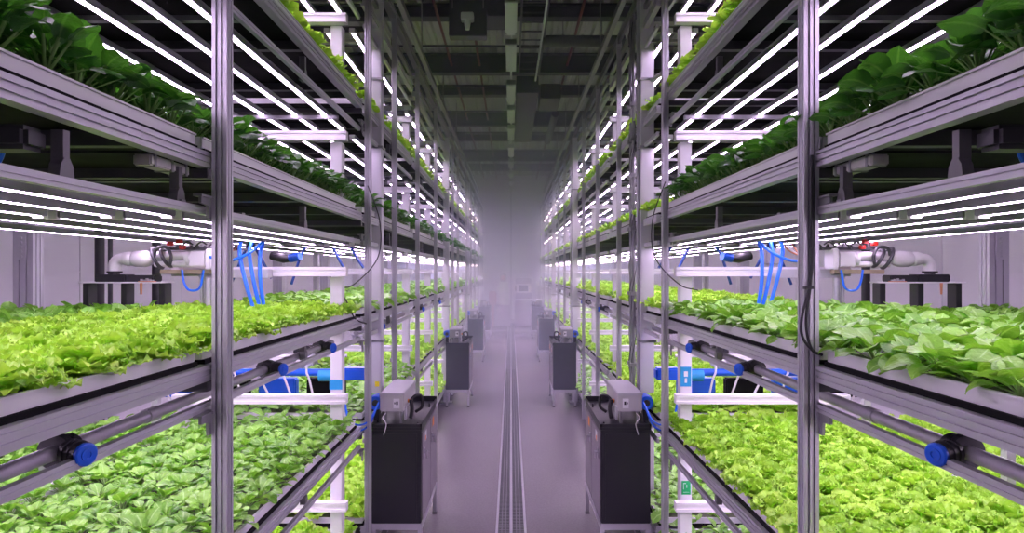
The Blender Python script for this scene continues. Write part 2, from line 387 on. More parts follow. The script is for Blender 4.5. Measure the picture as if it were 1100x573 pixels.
# ------------------------------------------------------------------ LED tubes
LX = [1.165, 1.35, 1.555, 1.76, 2.10]
LAB_X = ['outermost, nearest the aisle','second from the aisle','middle one of five','fourth from the aisle','innermost, farthest from the aisle']
def led_tube(Ln, s):
    hous = MB().box(-.024, .024, 0, Ln, .006, .030, bev=.003).mesh('housing', 'midgrey')
    tube = MB().extrude([(-.0125,.007),(-.0125,.0052),(.0125,.0052),(.0125,.007)], 'y', .02, Ln-.02).mesh('light_strip', 'led')
    caps = MB().box(-.019, .019, -.004, .018, -.002, .030).mesh('end_cap', 'white_steel')
    return hous, tube, caps
rest = {'h': MB(), 't': MB()}
for mi_, (y0, y1) in enumerate(MODS):
    Ln = y1-y0-(.02 if mi_ < 2 else .10)
    hm, tm, cm = led_tube(Ln, 1)
    for s in (-1, 1):
        for l in range(5):
            for k, x in enumerate([1.165,1.37,1.60,1.85,2.24] if l == 2 and mi_ < 2 else LX if l >= 2 else [1.25,1.45,1.65,1.86,2.07]):
                z = led_z(l)-.002
                if mi_ <= 4:
                    t = thing('led_grow_light', (s*x, y0+(.0 if mi_ < 2 else .05), z), f'pink-white LED tube, {TIER[l]} tier, {SIDE[s]} side, {BAY[mi_].replace(" rack bay","").replace(" from the camera","")} bay, {LAB_X[k].split(",")[0]}', 'light', f'LED grow lights over the {TIER[l]} tier on the {SIDE[s]}')
                    if k == 2: t['label'] = t['label'].replace('middle one of five', 'centre of five')
                    for nm, me in (('housing', hm), ('light_strip', tm)):
                        o = bpy.data.objects.new(nm, me); C.objects.link(o); o.parent = t
                    for yy in (0, Ln-.014):
                        o = bpy.data.objects.new('end_cap', cm); C.objects.link(o); o.parent = t; o.location = (0, yy, 0)
                else:
                    rest['h'].box(s*x-.022, s*x+.022, y0+.05, y0+.05+Ln, z+.012, z+.046)
                    rest['t'].box(s*x-.0125, s*x+.0125, y0+.07, y0+.03+Ln, z+.0112, z+.0121)
lr = thing('led_grow_lights', (0, 11.2, 0), 'far LED tubes of both racks glowing in the mist down the aisle', 'light'); lr['kind'] = 'stuff'
rest['h'].build('housings', 'midgrey', lr)['kind'] = 'stuff'; rest['t'].build('light_strips', 'led', lr)['kind'] = 'stuff'

# ------------------------------------------------------------------ plants
def grid_leaf(az, e0, e1, L, W, nu, nv, shape, cup=0.0, ruf=0.0, rf=6.0, start=0.0, roll=0.0, org=(0,0,0), rnd=R, stalk=.0, sw=.004):
    """verts/faces/uvs of one curved leaf; shape(t)->half width factor 0..1"""
    vs = []; uv = []; fs = []; p = Vector(org); ca, sa = math.cos(az), math.sin(az)
    side = Vector((-sa, ca, 0)); ph = rnd.random()*6.28; ph2 = rnd.random()*6.28
    if start: p = p+Vector((ca, sa, 0))*start
    prev = 0
    for i in range(nu+1):
        t = i/nu; e = e0+(e1-e0)*t; d = Vector((ca*math.cos(e), sa*math.cos(e), math.sin(e)))
        if i: p = p+d*(L/nu)
        nrm = side.cross(d)*-1
        nrm = Vector((-ca*math.sin(e), -sa*math.sin(e), math.cos(e)))
        sd = (side*math.cos(roll)+nrm*math.sin(roll)); nn = (nrm*math.cos(roll)-side*math.sin(roll))
        hw = W*shape(t)
        for j in range(nv+1):
            v = -1+2*j/nv
            off = cup*hw*(v*v) + ruf*(abs(v)**1.5)*(math.sin(rf*t*6.28+ph+v*2)+.5*math.sin(rf*1.7*t*6.28+ph2)) 
            if i == nu and ruf: off += ruf*.6*math.sin(v*9+ph)
            vs.append(p+sd*(hw*v)+nn*off); uv.append((.5+v*.5, t))
    for i in range(nu):
        for j in range(nv):
            a = i*(nv+1)+j; fs.append((a, a+1, a+nv+2, a+nv+1))
    return vs, fs, uv
class PM:
    def __init__(s): s.v = []; s.f = []; s.uv = []; s.mi = []
    def add(s, vs, fs, uv, mi=0):
        o = len(s.v); s.v += vs; s.uv += uv
        for f in fs: s.f.append(tuple(i+o for i in f)); s.mi.append(mi)
    def mesh(s, name, mats):
        me = bpy.data.meshes.new(name); me.from_pydata([tuple(v) for v in s.v], [], s.f)
        for m in mats: me.materials.append(M[m])
        me.polygons.foreach_set('material_index', s.mi); me.polygons.foreach_set('use_smooth', [True]*len(s.f))
        ul = me.uv_layers.new(name='leaf'); li = np.zeros(len(me.loops), dtype=np.int32); me.loops.foreach_get('vertex_index', li)
        ul.data.foreach_set('uv', np.array(s.uv, dtype=np.float32)[li].ravel()); me.update(); return me
    def arrays(s): return np.array([tuple(v) for v in s.v], dtype=np.float32), np.array(s.f, dtype=np.int32), np.array(s.uv, dtype=np.float32), np.array(s.mi, dtype=np.int32)
def sh_oval(t): return max(.0, math.sin(PI*min(1, t*.93+.07)**1.0))**.75
def sh_fan(t): return (.25+.75*min(1, t*1.5))*(1 if t < .8 else 1-.35*((t-.8)/.2)**2)
def make_lettuce(seed, lo=False):
    r = random.Random(seed); p = PM()
    rows = ((9, 5, .100, .15, .15), (8, 5, .090, .55, .40), (8, 4, .078, .85, .75), (6, 3, .066, 1.15, 1.1), (4, 3, .05, 1.4, 1.35)) if not lo else ((7, 0, .105, .3, .15), (6, 0, .09, .75, .6), (4, 0, .07, 1.2, 1.1))
    for n, q, L, e0, e1 in rows:
        a0 = r.random()*6.28
        for k in range(n):
            nu, nv = (10, 9) if not lo else (4, 5)
            vs, fs, uv = grid_leaf(a0+2*PI*k/n+r.uniform(-.25,.25), e0+r.uniform(-.1,.15)+.25, e1+r.uniform(-.2,.2), L*r.uniform(.85,1.15), L*.46*r.uniform(.85,1.15), nu, nv, sh_fan, cup=.10, ruf=(.0095 if not lo else .014), rf=r.uniform(3.2,5.2), org=(0,0,.004), rnd=r, roll=r.uniform(-.2,.2))
            p.add(vs, fs, uv)
    return p
def make_leafy(seed, lo=False, big=1.0, up=0.0, n=None, blade=.085, st=.06):
    r = random.Random(seed); p = PM(); n = n or (13 if not lo else 8)
    for k in range(n):
        az = k*2.39996+r.uniform(-.3,.3); q = k/n
        e = .30+q*.95+up+r.uniform(-.12,.12); sl = st*big*r.uniform(.75,1.2)*(1-.25*q); org = Vector((0,0,.0))
        d = Vector((math.cos(az)*math.cos(e), math.sin(az)*math.cos(e), math.sin(e)))
        if not lo:
            vs, fs, uv = grid_leaf(az, e, e-.1, sl, .0030*big, 3, 2, lambda t: 1.3-.5*t, cup=.9, rnd=r)
            uv = [(.0, .0)]*len(uv); p.add(vs, fs, uv, 1)
            tip = (vs[-1]+vs[-3])/2
        else: tip = d*sl
        L = blade*big*r.uniform(.8,1.2); nu, nv = (6, 4) if not lo else (3, 2)
        vs, fs, uv = grid_leaf(az+r.uniform(-.3,.3), e-.1, e-.95-r.uniform(0,.55)+.25*q, L, L*.36*r.uniform(.9,1.15), nu, nv, sh_oval, cup=r.choice([.22,.3,-.2]), ruf=.0022 if not lo else 0, rf=1.6, org=tip, rnd=r, roll=r.uniform(-.5,.5))
        p.add(vs, fs, uv)
    return p
HI = {'lettuce': [make_lettuce(i) for i in range(5)],
      'spinach': [make_leafy(20+i, big=.88, n=20, up=.1, blade=.082) for i in range(5)],
      'spinach_small': [make_leafy(30+i, big=1.0, n=24, up=.12, blade=.056, st=.065) for i in range(5)],
      'bok_choy': [make_leafy(40+i, big=1.15, up=.3, n=21, blade=.070, st=.085) for i in range(5)]}
LO = {'lettuce': [make_lettuce(60+i, True) for i in range(3)],
      'spinach': [make_leafy(70+i, True) for i in range(3)],
      'bok_choy': [make_leafy(80+i, True, big=1.4, up=.2) for i in range(3)]}
MT = {'spinach_small': ['spinach','stalk'], 'lettuce': ['lettuce','stalk'], 'spinach': ['spinach','stalk'], 'bok_choy': ['choy','choystalk']}
HI['rear_head'] = [make_leafy(90+i, big=1.1, n=16, up=.2, blade=.09, st=.03) for i in range(4)]; MT['rear_head'] = ['lettuce2','stalk']
HIM = {k: [p.mesh(k.replace('_small', ''), MT[k]) for p in v] for k, v in HI.items()}
LOA = {k: [p.arrays() for p in v] for k, v in LO.items()}
# crop of each tier: (left, right)
CROP = [('lettuce','spinach'), ('spinach','lettuce'), ('lettuce','spinach'), ('bok_choy','bok_choy'), ('lettuce','lettuce')]
SPACE = {'lettuce': (.150, .155), 'spinach': (.135, .145), 'bok_choy': (.135, .14)}
cands = {'lettuce': [], 'spinach': [], 'bok_choy': []}
def visible_rows(l, m):
    if l >= 4: return 3
    if l == 3: return 4 if m < 2 else 3
    return 9
for s in (-1, 1):
    for l in range(5):
        kind = CROP[l][0 if s < 0 else 1]
        for m, (y0, y1) in enumerate(MODS):
            k2 = kind
            if l == 2 and m >= 2: k2 = 'spinach' if s < 0 else 'lettuce'
            if l == 2 and m == 4 and s > 0: k2 = 'lettuce'
            if l == 3 and m >= 2 and s > 0: k2 = 'lettuce'
            if l == 1 and s < 0 and m >= 3: k2 = 'lettuce'
            dx, dy = SPACE[k2]
            if m > 3: dx *= 1.15; dy *= 1.25
            ny = int((y1-y0-.12)/dy)
            for j in range(ny+1):
                y = y0+.075+j*(y1-y0-.15)/ny
                for i in range(visible_rows(l, m) if not (l == 1 and m < 2) else 15):
                    x = 1.135+i*dx
                    if l == 1 and m < 2:
                        if i > 6 and x < 2.28: x = 2.10 if x < 2.2 else 2.3
                        if x > 2.15 and (x > 3.08 or y < 2.35 or y > 4.42): continue
                    elif x > 2.10: break
                    xx = s*(x+R.uniform(-.012,.012)); yy = y+R.uniform(-.015,.015)+(dy*.5 if i % 2 else 0)
                    if yy > y1-.05: continue
                    px = 549+F*xx/max(.2, yy)
                    if m < 2 and (px < -70 or px > 1170 or yy < .9): continue
                    if l == 0 and yy < 3.2: continue
                    if l == 1 and yy < 1.2: continue
                    z = ZB[l]+.055+.045
                    cands[k2].append((yy-(.0 if i < 4 else -.3)+(3 if l in (0,) else 0)+(1.5 if l == 4 else 0), xx, yy, z, s, l, m, i))
# rear trays behind the near middle tier
REAR = {-1: (2.25, 3.12), 1: (2.25, 3.12)}
LIMIT = {'lettuce': 298, 'spinach': 296, 'bok_choy': 240}
LOOK = {'lettuce': 'lime green frilly lettuce head', 'spinach': 'green smooth-leaved spinach plant', 'bok_choy': 'shade-darkened green broad-leaved plant'}
CATG = {'lettuce': 'lettuce', 'spinach': 'spinach', 'bok_choy': 'leafy green'}
OUT = ['tenth row','eleventh row','twelfth row','thirteenth row','fourteenth row','outermost row']
rowname = ['front row','second row','third row','fourth row','fifth row','sixth row','seventh row','eighth row','ninth row']+OUT
for kind, lst in cands.items():
    lst.sort()
    near, far = lst[:LIMIT[kind]], lst[LIMIT[kind]:]
    for d, xx, yy, z, s, l, m, i in near:
        o = bpy.data.objects.new(kind, R.choice(HIM['spinach_small' if kind == 'spinach' and l != 2 else kind])); C.objects.link(o); o.location = (xx, yy, z)
        big = 1.12 if (l == 2 and m >= 2) else 1.08 if kind == 'bok_choy' else 1.0
        if kind == 'spinach' and s > 0 and l == 2: big = 1.1
        o.scale = (big*R.uniform(.86,1.16),)*3; o.rotation_euler = (R.uniform(-.12,.12), R.uniform(-.12,.12)+(s*-.0), R.random()*6.28)
        tag(o, f'{LOOK[kind]}, {TIER[l]} tier {SIDE[s]}, {ORD[m]} bay, {rowname[i]}', CATG[kind], f'{kind.replace("_"," ")} plants of {TIER[l]} tier {SIDE[s]}, {ORD[m]} bay, {rowname[i]}')
    VS, FS, UV, MI = [], [], [], []; o0 = 0
    for d, xx, yy, z, s, l, m, i in far:
        v, f, uv, mi = R.choice(LOA[kind]); a = R.random()*6.28; sc = R.uniform(.95,1.25); ca, sa = math.cos(a)*sc, math.sin(a)*sc
        vv = np.stack([v[:,0]*ca-v[:,1]*sa+xx, v[:,0]*sa+v[:,1]*ca+yy, v[:,2]*sc+z], 1)
        VS.append(vv); FS.append(f+o0); UV.append(uv); MI.append(mi); o0 += len(v)
    V = np.concatenate(VS); Fq = np.concatenate(FS); U = np.concatenate(UV); Mi = np.concatenate(MI)
    me = bpy.data.meshes.new(kind+'_rows'); me.vertices.add(len(V)); me.vertices.foreach_set('co', V.ravel())
    me.loops.add(Fq.size); me.loops.foreach_set('vertex_index', Fq.ravel()); me.polygons.add(len(Fq)); me.polygons.foreach_set('loop_start', np.arange(0, Fq.size, 4, dtype=np.int32))
    for m_ in MT[kind]: me.materials.append(M[m_])
    me.polygons.foreach_set('material_index', Mi.astype(np.int32)); me.polygons.foreach_set('use_smooth', np.ones(len(Fq), dtype=bool))
    ul = me.uv_layers.new(name='leaf'); ul.data.foreach_set('uv', U[Fq.ravel()].ravel()); me.update(); me.validate()
    o = bpy.data.objects.new(kind+'_rows', me); C.objects.link(o)
    tag(o, {'lettuce': 'rows of frilly lettuce farther down both racks', 'spinach': 'rows of smooth green leaves farther down both racks', 'bok_choy': 'shade-darkened leafy rows high up farther down both racks'}[kind], CATG[kind], kind='stuff')

# rear tray, its stand and its plants
for s in (-1, 1):
    t = thing('rear_grow_tray', (s*2.7, 3.6, 1.775), f'white tray of leafy heads behind the middle tier under the {SIDE[s]} robot arm', 'tray')
    a, b = s*2.2, s*3.1; ya, yb = (3.1, 4.18) if s < 0 else (2.9, 4.18)
    w = MB().box(a, b, ya, ya+.01, 1.775, 1.83).box(a, b, yb-.01, yb, 1.775, 1.83).box(a, a+s*.01, ya, yb, 1.775, 1.83).box(b-s*.01, b, ya, yb, 1.775, 1.83)
    w.build('basin', 'tray', t); MB().box(a+s*.01, b-s*.01, ya+.01, yb-.01, 1.775, 1.815).build('planting_raft', 'raft', t)
    st = thing('tray_stand', (s*2.7, 3.6, 0), f'aluminium stand carrying the rear tray under the {SIDE[s]} robot arm', 'stand')
    lt = thing('rear_grow_tray', (s*2.67, 3.4, 1.015), f'white tray of plants behind the second lowest tier, {SIDE[s]} side', 'tray')
    MB().box(s*2.22, s*3.14, 2.3, 2.31, 1.015, 1.075).box(s*2.22, s*3.14, 4.46, 4.47, 1.015, 1.075).box(s*2.22, s*2.23, 2.31, 4.46, 1.015, 1.075).box(s*3.13, s*3.14, 2.31, 4.46, 1.015, 1.075).build('basin', 'tray', lt)
    MB().box(s*2.23, s*3.13, 2.31, 4.46, 1.015, 1.058).build('planting_raft', 'raft', lt)
    for yy in (2.45, 4.2):
        MB().box(s*2.2, s*3.16, yy-.02, yy+.02, .975, 1.014).build('rail', 'alu', st)
    for yy in (2.45, ): 
        for xx in (s*2.185, s*3.165): MB().box(xx-.02, xx+.02, yy-.02, yy+.02, 0, 1.735).build('leg', 'alu', st)
    for xx in (s*2.185, s*3.165): MB().box(xx-.018, xx+.018, 2.43, yb, 1.70, 1.734).build('rail', 'alu', st)
    for q, xx in enumerate((2.4, 2.68, 2.96)):  # added tubes, hidden from view, to light the lower rear tray plants
        hm, tm, cm = led_tube(1.9, s)
        t2 = thing('led_grow_light', (s*xx, 2.4, 1.665), f'added unseen LED fill tube low behind the {SIDE[s]} rack, {["inner","middle","outer"][q]} of three', 'light')
        for nm, me in (('housing', hm), ('light_strip', tm)):
            o = bpy.data.objects.new(nm, me); C.objects.link(o); o.parent = t2
    for yy in (2.5, 4.1): MB().box(s*2.2, s*3.15, yy-.01, yy+.01, 1.695, 1.715).build('light_bar', 'alu', st)
    for xx in (a+s*.05, b-s*.05):
        for yy in (ya+.05, yb-.05): MB().box(xx-.02, xx+.02, yy-.02, yy+.02, 0, 1.735).build('leg', 'alu', st)
    for yy in (ya+.05, yb-.05): MB().box(a, b, yy-.02, yy+.02, 1.735, 1.774).build('rail', 'alu', st)
    for j in range(7):
        for i in range(6):
            xx = s*(2.3+i*.145+R.uniform(-.02,.02)); yy = ya+.10+j*.148+R.uniform(-.02,.02)
            if yy > yb-.06: continue
            kind = 'spinach'
            o = bpy.data.objects.new('leafy_green', R.choice(HIM['spinach'] if s > 0 else HIM['rear_head'])); C.objects.link(o); o.location = (xx, yy, 1.815)
            sc = (.95 if s > 0 else .8)*R.uniform(.85,1.15); o.scale = (sc,)*3; o.rotation_euler = (0, 0, R.random()*6.28)
            rn = ['nearest the rack','second from the rack','third from the rack','fourth from the rack','fifth from the rack','nearest the outer wall'][i]
            tag(o, f'leafy head, {SIDE[s]} rear tray under the robot, {rn}', 'leafy green', f'leafy heads, rear tray {SIDE[s]}, column {rn}')

# ------------------------------------------------------------------ drain pipes with blue valves
for s in (-1, 1):
    for l in (1, 2):
        zc = ZB[l]-.070
        for m in range(0, 5):
            y0, y1 = MODS[m]
            if l == 1 and m < 1: continue
            if m == 0: ya, yb = .3, 4.12
            elif m == 1 and l == 2: continue
            else: ya, yb = y0+.05, y1-.05
            p = thing('drain_pipe', (s*1.135, ya, zc-.02), f'grey PVC drain pipe under the {TIER[l]} tier tray, {SIDE[s]} side, {ORD[m]} bay', 'pipe', f'drain pipes on the {SIDE[s]}')
            MB().tube([(s*1.135, ya, zc), (s*1.135, yb, zc)], .019, 16).build('pipe', 'pvc', p, smooth=True)
            for yc in ([2.05, 3.6] if m == 0 else [(ya+yb)/2]):
                MB().tube([(s*1.135, yc-.03, zc), (s*1.135, yc-.028, zc), (s*1.135, yc+.028, zc), (s*1.135, yc+.03, zc)], [.019,.0225,.0225,.019], 16).build('coupling', 'pvc', p, smooth=True)
            for yv in ([1.64, 3.03, 3.87] if m == 0 else [ya+.6]):
                if l == 1: continue
                v = MB(); c = Vector((s*1.135, yv, zc)); d = Vector((-s*.92,-.39,0)).normalized()
                v.ring(c-Vector((0,.012,0)), (0,1,0), .043, .0185, .022); v.ring(c+Vector((0,.03,0)), (0,1,0), .034, .0185, .02)
                v.tube([c, c+d*.045], .024, 14); v.tube([c+d*.035, c+d*.092], .030, 20)
                v.ring(c+d*.05, d, .0335, .028, .008); v.ring(c+d*.07, d, .0325, .028, .006)
                vo = v.build('valve', 'rubber', p, smooth=True); e = c+d*.092
                v2 = MB().tube([e, e+d*.008, e+d*.011], [.0285,.0285,.0245], 22); v2.ring(e+d*.011, d, .015, .009, .005)
                v2.build('valve_cap', 'blue', vo, smooth=True)
                MB().box(s*1.13, s*1.14, yv-.012, yv+.012, zc+.018, ZB[l]).box(s*1.12, s*1.15, yv-.02, yv+.02, zc+.018, zc+.026).build('clamp', 'midgrey', p)

# ------------------------------------------------------------------ columns
CY = [5.22, 10.42, 15.6, 20.8]
for s in (-1, 1):
    for k, y in enumerate(CY):
        cx = s*1.083 if k == 0 else s*1.035
        if s > 0 and k > 0: cx = 1.02
        c = thing('steel_column', (cx, y, 0), f'pale grey square steel column beside the {ORD[k]} cabinet on the {SIDE[s]}', 'column', f'steel columns on the {SIDE[s]}')
        a = .053 if k == 0 else .045
        MB().box(cx-a, cx+a, y-a, y+a, .02, ZC if k == 0 else 4.24, bev=.006).build('shaft', 'col', c)
        MB().box(cx-.09, cx+.09, y-.09, y+.09, 0, .02).build('base_plate', 'midgrey', c)
        for z in ((1.54, 3.08, 3.62) if k == 0 else (1.54, 3.4)):
            w = MB().box(cx-a-.012, cx+a+.012, y-a-.012, y+a+.012, z, z+.018)
            w.box(cx, s*(1.05)+s*.10, y-a-.012, y-a, z+.002, z+.016); w.build('collar', 'alu_dark', c)

# utility conduits with knots next to the post (darker, cable-wrapped)
for s, x, ys in ((1, 1.035, (5.62, 5.50)), (-1, 1.045, (5.80,))):
    for q, yy in enumerate(ys):
        u = thing('utility_conduit', (s*x, yy, 0), f'dark vertical conduit wrapped with cables behind the {SIDE[s]} front column' + (', nearer of the pair' if q and s > 0 else ', farther of the pair' if s > 0 else ''), 'conduit')
        MB().tube([(s*x, yy, 0), (s*x, yy, 4.3)], .014, 10).build('pipe', 'alu_dark', u, smooth=True)
        for ph in range(2):
            pts = [(s*x+.02*math.cos(k*.9+ph*3), yy-.005+.02*math.sin(k*.9+ph*3), .2+k*.08) for k in range(51)]
            MB().tube(pts, .0035, 5).build('cable', 'darkgrey' if ph else 'alu_dark', u, smooth=True)
        for z in (1.3, 1.9, 2.45, 2.9, 3.2, 3.5): MB().box(s*x-.03, s*x+.03, yy-.022, yy+.022, z, z+.03).build('clamp', 'midgrey', u)

# ------------------------------------------------------------------ cabinets
def cabinet(s, y0, k):
    xi, xo, dp = .648, 1.012, .95
    sg = SIDE[s]; zb, zt = .268, .985
    t = thing('control_cabinet', (s*(xi+xo)/2, y0, 0), f'charcoal equipment cabinet on a metal stand, {ORD[k]} from the front, {sg} of the aisle', 'cabinet', f'cabinets on the {sg}')
    X = lambda a: s*a
    MB().box(X(xi+.006), X(xo), y0, y0+dp, zb, zt-.035, bev=.004).build('body', 'cab', t)
    w = MB().box(X(xi), X(xo+.004), y0-.006, y0+dp+.006, zt-.035, zt-.012, bev=.003)
    for a in ((xi, xi+.014, y0-.006, y0+dp+.006), (xo-.010, xo+.004, y0-.006, y0+dp+.006)): w.box(X(a[0]), X(a[1]), a[2], a[3], zt-.014, zt+.008)
    for yy in (y0-.006, y0+dp-.006): w.box(X(xi), X(xo+.004), yy, yy+.012, zt-.014, zt+(.008 if yy < y0 else .03))
    w.build('top_tray', 'cab', t)
    MB().box(X(xi+.035), X(xo-.02), y0-.005, y0+.001, zb+.03, zt-.06, bev=.002).build('front_panel', 'cab', t)
    for q in range(2):
        a, b = y0+.02+q*.46, y0+.02+q*.46+.45
        d = MB().box(X(xi-.004), X(xi+.008), a, b, zb+.02, zt-.06, bev=.003).build('door', 'cabdoor', t)
        h = MB().box(X(xi-.012), X(xi-.004), a+.05, a+.085, .72, .80, bev=.003).tube([(X(xi-.012), a+.068, .77), (X(xi-.026), a+.068, .77)], .014, 12).box(X(xi-.032), X(xi-.024), a+.06, a+.076, .72, .78, bev=.002)
        h.build('handle', 'alu', d)
        MB().box(X(xi-.0055), X(xi-.0045), a+.12, a+.22, .83, .90).build('warning_label', 'tray' if q == 0 else 'orange', d)
        if q == 0: MB().box(X(xi-.007), X(xi-.006), a+.13, a+.17, .835, .868).build('warning_mark', 'orange', d)
    f = MB().box(X(xi), X(xi+.02), y0+.03, y0+dp-.03, zb-.045, zb).box(X(xo-.03), X(xo), y0+.03, y0+dp-.03, zb-.045, zb)
    f.box(X(xi), X(xo), y0, y0+.03, zb-.045, zb).box(X(xi), X(xo), y0+dp-.03, y0+dp, zb-.045, zb).build('stand_frame', 'alu', t)
    for a in (xi, xo-.03):
        for yy in (y0, y0+dp-.03):
            l = MB().box(X(a), X(a+.03), yy, yy+.03, .012, zb-.045).build('leg', 'alu', t)
            MB().box(X(a-.004), X(a+.034), yy-.004, yy+.034, 0, .012).build('foot', 'rubber', l)
    for yy in (y0+.02, y0+dp*.72):
        MB().tube([(X(xi+.03), yy, zt-.012), (X(xi+.03), yy, zt+.012), (X(xi+.03), yy, zt+.02)], [.007,.007,.004], 10).build('top_knob', 'rubber', t, smooth=True)
    return t
CABY = [4.73, 10.1, 15.2, 20.4]
for s in (-1, 1):
    for k, y in enumerate(CABY):
        cabinet(s, y, k)
        # grey enclosure standing on the cabinet
        sg = SIDE[s]
        b = thing('junction_box', (s*.87, y+.3, .973), f'long grey metal junction box on top of the {ORD[k]} {sg} cabinet', 'box', f'junction boxes on the {sg} cabinets')
        ya, yb = y+.06, y+.66; xa, xb = .79, .965
        MB().box(s*xa, s*xb, ya, yb, 1.07, 1.20, bev=.006).build('body', 'boxgrey' if k == 0 else 'alu_dark', b)
        MB().box(s*(xa-.004), s*(xb+.004), ya-.004, yb+.004, 1.185, 1.206, bev=.004).build('lid', 'alu', b)
        w = MB()
        for yy in (ya+.05, yb-.07): w.box(s*(xa+.02), s*(xa+.035), yy, yy+.02, .973, 1.07).box(s*(xb-.035), s*(xb-.02), yy, yy+.02, .973, 1.07)
        w.build('support', 'alu_dark', b)
        MB().box(s*(xa+.03), s*(xa+.075), ya-.004, ya, 1.095, 1.165, bev=.001).build('label_plate', 'tray', b)
        MB().box(s*(xa+.04), s*(xa+.055), ya-.006, ya-.004, 1.12, 1.145).box(s*(xa+.06), s*(xa+.068), ya-.006, ya-.004, 1.125, 1.14).build('socket', 'rubber', b)
        MB().box(s*(xa-.012), s*(xa), ya+.03, ya+.09, 1.0, 1.10, bev=.002).build('side_plate', 'alu', b)
        MB().tube([(s*xa, ya+.20, 1.11), (s*(xa-.03), ya+.20, 1.11)], [.014,.014], 12).build('button', 'orange', b, smooth=True)
        MB().tube(curve([(s*(xa-.01), ya+.30, 1.10), (s*(xa-.045), ya+.31, 1.13), (s*(xa-.085), ya+.33, 1.12), (s*(xa-.09), ya+.33, 1.04), (s*(xa-.04), ya+.32, 1.0)]), .012, 10).build('black_hose', 'rubber', b, smooth=True)
        MB().tube(curve([(s*(xa-.03), ya+.16, 1.13), (s*(xa-.04), ya+.15, 1.06), (s*(xa-.03), ya+.14, .99)]), .016, 10).build('black_connector', 'rubber', b, smooth=True)
        # blue pump
        if k < 3:
            mt = thing('blue_pump', (s*1.02, y+.2, 1.07), f'round blue pump motor between the junction box and column by {ORD[k]} {sg} cabinet', 'pump', f'blue pumps on the {sg}')
            c = Vector((s*(1.005), y+.10, 1.125))
            MB().tube([c, c+Vector((0,.12,0))], .052, 24).box(c.x-.045, c.x+.045, y+.13, y+.22, 1.08, 1.17, bev=.01).build('body', 'blue', mt, smooth=True)
            MB().tube([c+Vector((0,-.008,0)), c], .024, 20).build('hub', 'rubber', mt, smooth=True)
            MB().ring(c+Vector((0,-.003,0)), (0,1,0), .05, .036, .008).build('rim', 'blue', mt, smooth=True)
            MB().box(c.x-.02, c.x+.02, y+.13, y+.20, 0.973, 1.08).build('bracket', 'rubber', mt)
# blue loops of hose at the first cabinets
for s in (-1, 1):
    z0 = 1.13
    for q in range(2):
        pts = [(s*1.19, 4.62, z0+.16), (s*1.16, 4.60, z0-.02-q*.02), (s*1.08, 4.52, z0-.09-q*.04), (s*1.00, 4.58, z0-.08-q*.03), (s*.96, 4.72, z0+.02)]
        o = MB().tube(curve(pts), .0065, 8).build('blue_hose', 'bluehose' if q == 0 else 'blue', smooth=True)
        tag(o, f'blue hose loop hanging by the first {SIDE[s]} cabinet, {"upper" if q == 0 else "lower"} of the two', 'hose', f'hose loops at the {SIDE[s]} cabinet')
    o = MB().tube(curve([(s*.92, 4.79, 1.06), (s*.93, 4.72, 1.04), (s*.90, 4.70, 1.0), (s*.92, 4.71, .92)]), .003, 6).build('thin_cable', 'rope', smooth=True)
    tag(o, f'thin pale cable hanging from the junction box over the first {SIDE[s]} cabinet', 'cable')
o = MB().box(-1.075, -1.045, 5.155, 5.163, 1.19, 1.23).build('yellow_tag', 'yellow'); tag(o, 'small yellow tag stuck on the first left steel column', 'tag')

